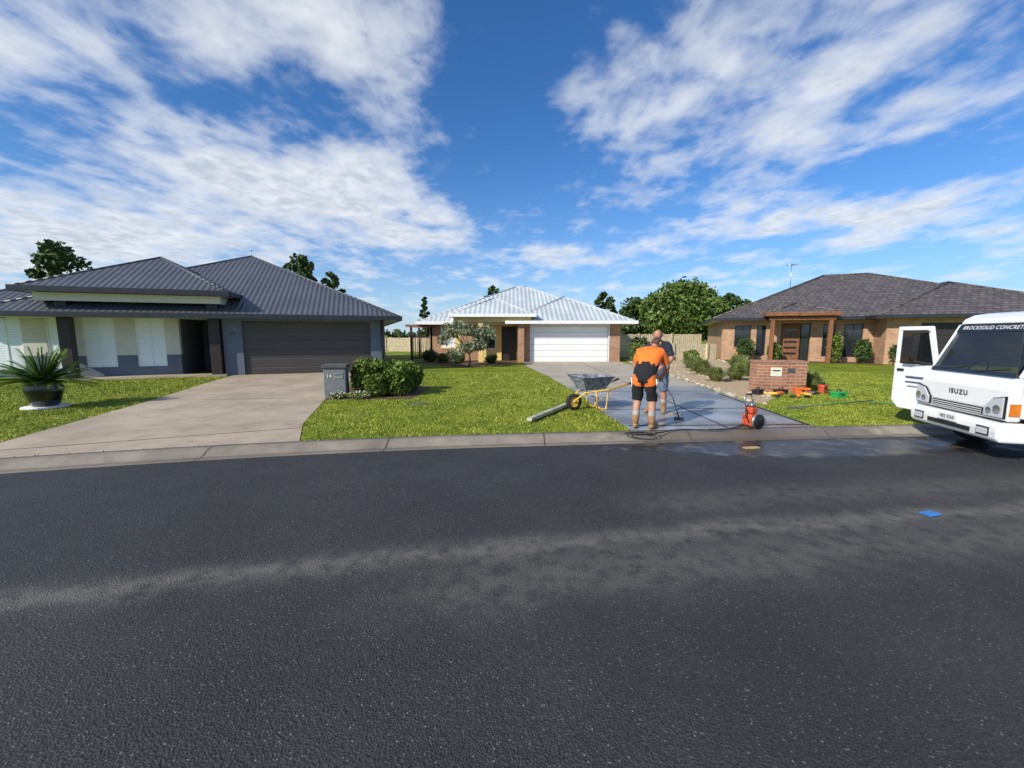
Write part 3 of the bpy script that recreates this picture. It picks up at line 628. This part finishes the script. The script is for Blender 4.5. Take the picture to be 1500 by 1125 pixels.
prism(g,[(1.44,.6),(1.44,1.92),(1.5,1.92),(1.5,.60)],-hw+.06,hw-.06,wp)
prism(g,[(.42,1.86),(.47,1.94),(.58,2.0),(.75,2.03),(1.4,2.03),(1.52,1.95),(1.52,1.86)],-hw+.03,hw-.03,wp)
for s in (-1,1):
    x0,x1=(-hw,-hw+.07) if s<0 else (hw-.07,hw)
    prism(g,[(.10,1.13),(.42,1.86),(.51,1.86),(.19,1.13)],x0,x1,wp)
prism(g,[(1.25,1.12),(1.25,1.86),(1.44,1.86),(1.44,1.12)],hw-.06,hw,wp)
prism(g,[(.17,.55),(.17,.62),(1.5,.62),(1.5,.55)],-hw+.06,hw-.06,black)
g.obj('cab_shell',T,bevel=.03)
g=Geo(); prism(g,[(-.04,.28),(-.07,.33),(-.08,.42),(-.07,.50),(-.03,.545),(.25,.545),(.25,.28)],-hw-.02,hw+.02,wp); g.obj('bumper',T,bevel=.035)
g=Geo(); g.box(-.40,.40,-.088,-.081,.35,.41,black); g.box(-.46,.46,-.012,.02,.60,.70,black)
for i in range(3): g.box(-.45,.45,-.02,-.0125,.612+i*.03,.622+i*.03,wp)
for s in (-1,1): g.box(s*.60-.08,s*.60+.08,-.095,-.0855,.37,.45,lamp); g.box(s*.60-.10,s*.60+.10,-.085,-.0803,.35,.47,black)
g.obj('grille_and_fog_lamps',T)
g=Geo()
for s in (-1,1):
    pts=[(s*.50,.60),(s*.80,.60),(s*.80,.90),(s*.62,.86),(s*.50,.72)]
    if s<0: pts=pts[::-1]
    n=len(pts)
    for (m_,y0,y1,sc) in ((black,-.022,.0,1.0),(lamp,-.04,-.0225,.90)):
        cx=s*.66; cz=.73; pp=[(cx+(x-cx)*sc,cz+(z-cz)*sc) for x,z in pts]
        vv=[(x,y0,z) for x,z in pp]+[(x,y1,z) for x,z in pp]
        g.add(vv,[tuple(range(n)),tuple(range(2*n-1,n-1,-1))]+[(i,n+i,n+(i+1)%n,(i+1)%n) for i in range(n)],m_)
    g.lathe([(0,0),(.045,0),(.055,.006)],chrome,16,Matrix.Translation((s*.72,-.046,.72))@RX); g.lathe([(0,0),(.035,0),(.042,.006)],chrome,16,Matrix.Translation((s*.60,-.046,.69))@RX)
    g.box(s*.80-.012,s*.80+.012,.03,.14,.64,.80,amber)
g.obj('headlamps',T)
g=Geo(); g.add([(-hw+.075,.10,1.15),(hw-.075,.10,1.15),(hw-.09,.415,1.85),(-hw+.09,.415,1.85)],[(0,1,2,3)],tg); g.obj('windscreen',T)
g=Geo(); sst=simple('sun_strip',(.012,.02,.035),.3)
nz=Vector((0,-.91,.41)).normalized()*.008
def ws(x,t): return Vector((x,.10+.315*t,1.15+.70*t))+nz
for a,b,c,d in (((-hw+.07),(hw-.07),-.02,.06),(-hw+.08,hw-.08,.84,.995)): g.add([ws(a,c),ws(b,c),ws(b,d),ws(a,d)],[(0,1,2,3)],sst)
g.tube([ws(-.5,.02),ws(-.02,.12)],.010,black,5); g.tube([ws(.1,.02),ws(.58,.12)],.010,black,5); g.obj('wipers_and_sun_strip',T)
ang=math.atan2(.70,.315)
text('sun_strip_text','BROCKSOLID CONCRETE',.084,wp,T,Matrix.Translation(ws(-.10,.917)+nz)@Matrix.Rotation(ang,4,'X'),.001,1.08)
text('badge_text','ISUZU',.105,black,T,Matrix.Translation((0,-.002,.86))@Matrix.Rotation(math.radians(94),4,'X'),.003,1.25)
seat=simple('seat_fabric',(.05,.05,.055),.9)
g=Geo()
for s in (-.4,.35): g.box(s-.24,s+.24,.75,1.2,.62,.95,seat).box(s-.24,s+.24,1.15,1.3,.95,1.55,seat).box(s-.12,s+.12,1.18,1.28,1.56,1.75,seat)
g.box(-hw+.1,hw-.1,.18,.42,.9,1.12,black); g.tube([(-.45+.17*math.cos(t/12*6.283),.5+.06*math.sin(t/12*6.283),1.15+.15*math.sin(t/12*6.283)) for t in range(13)],.014,black,6); g.obj('interior',T,bevel=.02)
g=Geo(); g.box(-.18,.18,-.100,-.0885,.43,.53,white); g.obj('number_plate',T); text('plate_text','482 KRB',.075,black,T,Matrix.Translation((0,-.102,.48))@RX,.001)
DM=Matrix.Translation((-hw,.22,0))@Matrix.Rotation(math.radians(12),4,'Z')
De=bpy.data.objects.new('open_door',None); col.objects.link(De); De.parent=T; De.matrix_local=DM
g=Geo()
def plate(g,pts,y0,y1,mat):
    n=len(pts); v=[(x,y0,z) for x,z in pts]+[(x,y1,z) for x,z in pts]
    g.add(v,[tuple(range(n)),tuple(range(2*n-1,n-1,-1))]+[(i,n+i,n+(i+1)%n,(i+1)%n) for i in range(n)],mat)
plate(g,[(-.02,.55),(-.02,1.18),(-.80,1.18),(-.80,.50),(-.66,.38),(-.15,.38)],0,.06,wp)
plate(g,[(-.02,1.18),(-.09,1.18),(-.25,1.80),(-.18,1.84)],.005,.055,wp); plate(g,[(-.18,1.84),(-.80,1.84),(-.80,1.77),(-.21,1.77)],.007,.053,wp); plate(g,[(-.80,1.18),(-.73,1.18),(-.73,1.77),(-.80,1.77)],.005,.055,wp)
g.obj('door_frame',De,bevel=.01)
lg=simple('door_lettering',(.08,.12,.2),.5)
g=Geo(); plate(g,[(-.09,1.18),(-.73,1.18),(-.73,1.77),(-.23,1.77)],.025,.03,tg); g.box(-.72,-.60,-.02,-.002,1.05,1.09,black); g.box(-.55,-.2,-.004,-.001,.93,.97,lg).box(-.55,-.25,-.004,-.001,.85,.88,lg).box(-.5,-.3,-.004,-.001,.78,.80,lg); g.obj('door_glass_and_handle',De)
g=Geo(); g.box(-.46,-.26,-.2,-.1,1.30,1.66,black); g.tube([(-.2,-.0,1.75),(-.36,-.12,1.72),(-.38,-.14,1.66)],.012,black,6); g.tube([(-.1,-.0,1.2),(-.36,-.12,1.25),(-.38,-.14,1.3)],.012,black,6); g.obj('mirror',De,bevel=.03)
g=Geo()
g.tube([(hw,.45,1.75),(hw+.18,.3,1.72),(hw+.2,.28,1.62)],.012,black,6); g.box(hw+.1,hw+.32,.25,.33,1.25,1.62,black); g.obj('mirror_passenger',T,bevel=.02)
g=Geo()
for x in (-hw+.16,hw-.16): wheel(g,(x,.72,.33),.33,.2,'X',simple('rim_white',(.6,.6,.6),.4))
for x in (-hw+.2,hw-.2): wheel(g,(x,3.2,.33),.33,.3,'X')
g.obj('wheels',T)
g=Geo(); g.box(-.45,-.33,.2,4.4,.45,.545,black).box(.33,.45,.2,4.4,.45,.545,black).box(-.7,.7,.66,.78,.28,.38,black).box(-.7,.7,3.14,3.26,.28,.38,black); g.box(-hw+.03,hw-.03,.252,.5,.33,.5,black); g.obj('chassis',T)
g=Geo(); g.box(-.85,.85,1.65,4.6,.75,.83,chrome)
for x0,x1,y0,y1 in ((-.85,-.81,1.65,4.6),(.81,.85,1.65,4.6),(-.81,.81,1.65,1.69),(-.81,.81,4.56,4.6)): g.box(x0,x1,y0,y1,.832,1.25,wp)
g.obj('tray_body',T,bevel=.008)
# ------------------------------------------------------------------ people
skinm=simple('skin',(.48,.25,.16),.6,.1,14); skinr=simple('skin_sunburnt',(.50,.22,.15),.6,.1,14); hiv=simple('hi_vis_orange',(.90,.18,.02),.8,.15,9,bump=.1); navy=simple('navy_cloth',(.02,.025,.045),.9,.2,9); shblk=simple('black_shorts',(.012,.012,.014),.9,.2,9); shblu=simple('blue_grey_shorts',(.10,.13,.20),.9,.2,9)
boot=simple('tan_boot',(.30,.17,.08),.85,.2,12); sock=simple('sock',(.35,.33,.3),.95); hairb=simple('hair_brown',(.09,.055,.035),.9,.3,30,bump=.4); hairg=simple('hair_grey',(.35,.33,.31),.9,.3,30,bump=.4)
def person(name,loc,rz,J,mats,hair,skin,head_dir=(0,.5,-.6),bald=False,scale=1.0,nod=.45):
    E=empty(name,loc,rz); E.scale=(scale,)*3
    B=[('pelvis','spine','low'),('spine','chest','top'),('chest','neck','top'),('neck','headb','neck')]
    for s in 'LR': B+=[('chest','sh'+s,'top'),('sh'+s,'el'+s,'uarm'),('el'+s,'fa'+s,'farm'),('fa'+s,'wr'+s,'farm'),('pelvis','hip'+s,'low'),('hip'+s,'kn'+s,'thigh'),('kn'+s,'ca'+s,'calf'),('ca'+s,'an'+s,'ankle'),('an'+s,'toe'+s,'foot')]
    R={'pelvis':(.155,.125),'spine':(.145,.12),'chest':(.165,.125),'neck':(.065,.065),'headb':(.055,.055),'sh':(.075,.075),'el':(.047,.047),'fa':(.045,.045),'wr':(.029,.033),'hip':(.10,.105),'kn':(.066,.07),'ca':(.062,.066),'an':(.045,.045),'toe':(.04,.035)}
    names=list(J.keys()); idx={k:i for i,k in enumerate(names)}
    me=bpy.data.meshes.new(name+'_sk'); me.from_pydata([J[k] for k in names],[(idx[a],idx[b]) for a,b,_ in B],[])
    o=bpy.data.objects.new(name+'_sk',me); col.objects.link(o)
    sk=o.modifiers.new('s','SKIN'); 
    for i,k in enumerate(names):
        r=R.get(k) or R[k[:-1]]; d=me.skin_vertices[0].data[i]; d.radius=r; d.use_root=(k=='pelvis')
    sb=o.modifiers.new('ss','SUBSURF'); sb.levels=2; sb.render_levels=2
    dg=bpy.context.evaluated_depsgraph_get(); dg.update(); ev=bpy.data.meshes.new_from_object(o.evaluated_get(dg)); bpy.data.objects.remove(o)
    seg=[(np.array(J[a]),np.array(J[b]),t) for a,b,t in B]
    def lab(p):
        best=None
        for a,b,t in seg:
            ab=b-a; u=min(1,max(0,float(np.dot(p-a,ab)/np.dot(ab,ab)))); d=np.linalg.norm(p-(a+u*ab))-{'top':.08,'low':.08}.get(t,0)
            if best is None or d<best[0]: best=(d,t,u)
        _,t,u=best
        if t=='top': return 1
        if t=='low': return 2 if u<.8 else 1
        if t=='neck': return 0 if u>.15 else 1
        if t=='uarm': return 1 if u<.72 else 0
        if t=='farm': return 0
        if t=='thigh': return 2
        if t=='calf': return 2 if u<.12 else 0
        if t=='ankle': return 0 if u<.25 else (3 if u<.5 else 4)
        return 4
    for m in mats: ev.materials.append(m)
    vl=[lab(np.array(v.co)) for v in ev.vertices]; nrm=[v.normal.copy() for v in ev.vertices]
    off={0:0,1:.014,2:.020,3:.006,4:.012}
    for v,l,nn in zip(ev.vertices,vl,nrm):
        w=(math.sin(v.co.z*38+v.co.x*25)*.005+math.sin(v.co.z*21-v.co.x*47)*.004)*(l in (1,2)); v.co+=nn*(off[l]+w)
    for p in ev.polygons:
        ls=[vl[i] for i in p.vertices]; p.material_index=max(ls); p.use_smooth=True
    b=bpy.data.objects.new('body',ev); col.objects.link(b); b.parent=E
    hd=Vector(head_dir).normalized(); c=Vector(J['headb'])
    zax=(Vector((0,0,1))*.8+Vector((hd.x,hd.y,0))*nod).normalized(); yax=(Vector((hd.x,hd.y,0)).normalized()-zax*zax.dot(Vector((hd.x,hd.y,0)).normalized())).normalized(); xax=yax.cross(zax)
    R3=Matrix((xax,yax,zax)).transposed().to_4x4(); HM=Matrix.Translation(c+zax*.10)@R3
    g=Geo(); nU,nV=28,20; v=[];f=[]
    for i in range(nV+1):
        th=math.pi*i/nV; 
        for j in range(nU):
            ph=2*math.pi*j/nU; x=math.sin(th)*math.cos(ph); y=math.sin(th)*math.sin(ph); z=math.cos(th)
            X,Y,Z=x*.077,y*.098,z*.118
            if z<0: X*=1+.28*z; Y=Y*(1+.12*z)+.015*(-z)
            if y>.9 and abs(x)<.25 and -.35<z<.15: Y+=.022*(1-abs(x)/.25)
            if y>.8 and .1<z<.3: Y+=.005
            if y>.8 and .0<z<.12 and .2<abs(x)<.5: Y-=.006
            v.append((X,Y,Z))
    for i in range(nV):
        for j in range(nU): f.append((i*nU+j,(i+1)*nU+j,(i+1)*nU+(j+1)%nU,i*nU+(j+1)%nU))
    g.add(v,f,skin,M4=HM,smooth=True)
    hv=[];hf=[]
    for p in v: hv.append((p[0]*1.07,p[1]*1.06-.002,p[2]*1.06+.002))
    for q in f:
        cz=sum(v[i][2] for i in q)/4; cy=sum(v[i][1] for i in q)/4
        keep = cz>.055+cy*.35 if cy>-.02 else cz>-.055
        if bald: keep = (cy<.02 and -.05<cz<.06)
        if keep: hf.append(q)
    g.add(hv,hf,hair,M4=HM,smooth=True)
    for s in (-1,1):
        g.tube([(s*.074,-.01,-.03),(s*.086,-.015,-.01),(s*.088,-.018,.02),(s*.076,-.005,.03)],[.008,.014,.014,.006],skin,6,HM)
        g.tube([(s*.03,.083,.012),(s*.03,.092,.012)],[.012,.006],white,6,HM); g.tube([(s*.03,.088,.012),(s*.03,.094,.012)],[.005,.004],black,6,HM)
    g.tube([(-.025,.097,-.055),(0,.103,-.056),(.025,.097,-.055)],[.003,.006,.003],skinr,6,HM)
    g.obj('head',E)
    for s,sg in (('L',-1),('R',1)):
        w=Vector(J['wr'+s]); d=(w-Vector(J['fa'+s])).normalized(); side=d.cross(Vector((0,0,1))).normalized(); dn=side.cross(d).normalized()
        if dn.z>0: dn=-dn
        g=Geo(); g.tube([w-d*.01,w+d*.04,w+d*.085],[.026,.034,.032],skin,8,None,True,1.25)
        for k,(o_,l_) in enumerate(((-.03,.062),(-.01,.072),(.01,.068),(.03,.055))):
            b0=w+d*.08+side*o_; g.tube([b0,b0+d*l_*.45,b0+d*l_*.55+dn*l_*.45,b0+d*l_*.2+dn*l_*.75],[.010,.0095,.009,.007],skin,6)
        b0=w+d*.03-side*sg*.03; g.tube([b0,b0-side*sg*.025+d*.025+dn*.01,b0-side*sg*.015+d*.05+dn*.035],[.013,.011,.008],skin,6)
        g.obj('hand_'+s,E)
    g=Geo()
    for s in 'LR':
        a=Vector(J['an'+s]); t=Vector(J['toe'+s]); h=a+(a-t).normalized()*.06
        g.tube([Vector((h.x,h.y,.045)),Vector((a.x,a.y,.05)),Vector((t.x,t.y,.045)),Vector((t.x,t.y,.045))+(t-a).normalized()*.05],[.035,.047,.05,.03],mats[4],8,None,True,.95)
    g.obj('boots',E)
    return E
# first worker: bent forward over the slab, looking down
J1={'pelvis':(0,-.05,.93),'spine':(.01,.05,1.06),'chest':(.02,.21,1.21),'neck':(.03,.34,1.32),'headb':(.04,.42,1.35),
'shL':(-.16,.25,1.28),'elL':(-.25,.29,1.02),'faL':(-.21,.38,.93),'wrL':(-.15,.46,.84),
'shR':(.20,.27,1.28),'elR':(.29,.36,1.03),'faR':(.25,.46,.95),'wrR':(.18,.54,.86),
'hipL':(-.10,-.04,.87),'knL':(-.12,.05,.49),'caL':(-.12,.01,.34),'anL':(-.12,-.03,.10),'toeL':(-.15,.12,.05),
'hipR':(.10,-.04,.87),'knR':(.12,.08,.49),'caR':(.13,.05,.34),'anR':(.14,.01,.10),'toeR':(.18,.16,.05)}
m1=[skinm,hiv,shblk,sock,boot]
P1=person('worker',(2.23,6.85,ZL+.01),math.radians(-32),J1,m1,hairb,skinm,(.25,.9,-.6),nod=.75)
g=Geo()
for s in (-1,1): g.tube([(s*.205,-.05,.86),(s*.205,-.01,.72),(s*.195,.02,.60)],.008,white,6,None,True,1.0)
g.obj('shorts_stripe',P1)
J2=dict(J1); J2.update({'pelvis':(0,0,.93),'hipL':(-.1,0,.87),'hipR':(.1,0,.87),'chest':(0,.06,1.30),'spine':(0,.02,1.1),'neck':(0,.11,1.44),'headb':(0,.16,1.50),'shL':(-.18,.08,1.38),'shR':(.18,.08,1.38),'elL':(-.26,.12,1.11),'elR':(.26,.12,1.11),'faL':(-.2,.24,1.03),'wrL':(-.13,.36,.98),'faR':(.2,.24,1.03),'wrR':(.13,.36,.98)})
m2=[skinr,navy,shblu,sock,boot]
P2=person('worker',(2.98,8.3,ZL+.01),math.radians(150),J2,m2,hairg,skinr,(0,.9,-.6),bald=True,scale=.99,nod=.6)
g=Geo(); g.tube([(-.1,.47,.86),(.12,.60,.84),(.32,.80,.45),(.42,.92,.06)],.012,chrome,6); g.tube([(-.2,.45,.87),(-.02,.52,.86)],.02,black,6); g.box(.34,.50,.86,.98,.03,.07,black); g.obj('lance',P1)
# ------------------------------------------------------------------ sky, sun
elev=math.radians(33); sx,sy=-.76,-.65
W=bpy.data.worlds.new('World'); S.world=W; W.use_nodes=True; nt=W.node_tree; nt.nodes.clear()
out=N(nt,'ShaderNodeOutputWorld'); bg=N(nt,'ShaderNodeBackground'); L(nt,bg.outputs[0],out.inputs[0]); bg.inputs[1].default_value=.13
sky=N(nt,'ShaderNodeTexSky'); sky.sky_type='NISHITA'; sky.sun_disc=False; sky.sun_elevation=elev; sky.sun_rotation=math.atan2(sx,sy)
sky.air_density=1.0; sky.dust_density=.6; sky.ozone_density=2.5
tc=N(nt,'ShaderNodeTexCoord'); sp=N(nt,'ShaderNodeSeparateXYZ'); L(nt,tc.outputs['Generated'],sp.inputs[0])
zz=M(nt,'ADD',M(nt,'MAXIMUM',sp.outputs[2],0.0),.12)
px=M(nt,'DIVIDE',sp.outputs[0],zz); py=M(nt,'DIVIDE',sp.outputs[1],zz)
def comb(a,b,c=0.0):
    n=N(nt,'ShaderNodeCombineXYZ'); 
    for i,v in enumerate((a,b,c)):
        if isinstance(v,(int,float)): n.inputs[i].default_value=v
        else: L(nt,v,n.inputs[i])
    return n.outputs[0]
def cn(sx_,sy_,scale,det,rough,dist=0,off=0):
    n=N(nt,'ShaderNodeTexNoise'); n.inputs['Scale'].default_value=scale; n.inputs['Detail'].default_value=det; n.inputs['Roughness'].default_value=rough; n.inputs['Distortion'].default_value=dist
    L(nt,comb(M(nt,'MULTIPLY',px,sx_),M(nt,'MULTIPLY',py,sy_),off),n.inputs['Vector']); return n.outputs['Fac']
big=cn(1,.9,2.2,3,.5,0,3.1); fine=cn(1.0,.75,4.6,8,.56,.2,7.7); puff=cn(1,.9,13,4,.55,0,1.2)
def ga(cx,cy,rx,ry,amp): return gauss2(nt,px,py,cx,cy,rx,ry,amp)
cov=M(nt,'ADD',M(nt,'MULTIPLY',big,.42),M(nt,'MULTIPLY',fine,.42)); cov=M(nt,'ADD',cov,M(nt,'MULTIPLY',puff,.16))
for q in ((-1.2,2.0,.65,.36,.20),(-.52,1.15,.26,.30,.14),(-1.35,1.2,.45,.22,.08),(.5,1.6,.35,.3,.09),(1.05,1.3,.45,.3,.11),(2.2,2.4,.8,.4,.11),(-2.7,2.6,1.2,.7,.20),(-.75,2.6,.5,.4,.12),(-.02,1.6,.24,.7,-.16),(-1.95,1.6,.25,.3,-.12),(-.95,1.42,.3,.12,-.08),(1.65,1.75,.35,.25,-.06),(.6,3.4,1.0,.7,.03),(.25,2.4,.35,.5,-.09)):
    cov=M(nt,'ADD',cov,ga(*q))
mask=RAMP(nt,cov,.46,.68)
mask=M(nt,'MULTIPLY',mask,RAMP(nt,sp.outputs[2],-.02,.1))
shade=RAMP(nt,M(nt,'ADD',M(nt,'MULTIPLY',puff,.45),M(nt,'MULTIPLY',cov,.6)),.46,.78)
ccol=MIX(nt,shade,(7.3,7.45,7.7),(4.4,4.9,5.6))
skyc=MIX(nt,1.0,sky.outputs[0],(.36,.76,1.16),'MULTIPLY')
haze=M(nt,'POWER',M(nt,'SUBTRACT',1.0,M(nt,'MAXIMUM',sp.outputs[2],0.0)),8.0)
skyc=MIX(nt,M(nt,'MULTIPLY',haze,.8),skyc,(5.0,5.9,6.9))
L(nt,MIX(nt,M(nt,'MULTIPLY',mask,.92),skyc,ccol),bg.inputs[0])
sl=bpy.data.lights.new('sun','SUN'); sl.energy=5.0; sl.angle=math.radians(.5); sl.color=(1,.93,.80); so=bpy.data.objects.new('sun',sl); col.objects.link(so)
sd=Vector((sx*math.cos(elev),sy*math.cos(elev),math.sin(elev))); so.rotation_euler=sd.to_track_quat('Z','Y').to_euler(); so.location=(-20,-20,30)
# ------------------------------------------------------------------ camera
cam=bpy.data.cameras.new('camera'); cam.lens=14.4; cam.sensor_width=36; cam.clip_end=6000; cam.clip_start=.05
co=bpy.data.objects.new('camera',cam); col.objects.link(co); co.location=(0,0,1.70); co.rotation_euler=(math.radians(90-6.9),0,0); S.camera=co
S.view_settings.view_transform='Standard'; S.view_settings.look='None'; S.view_settings.exposure=0
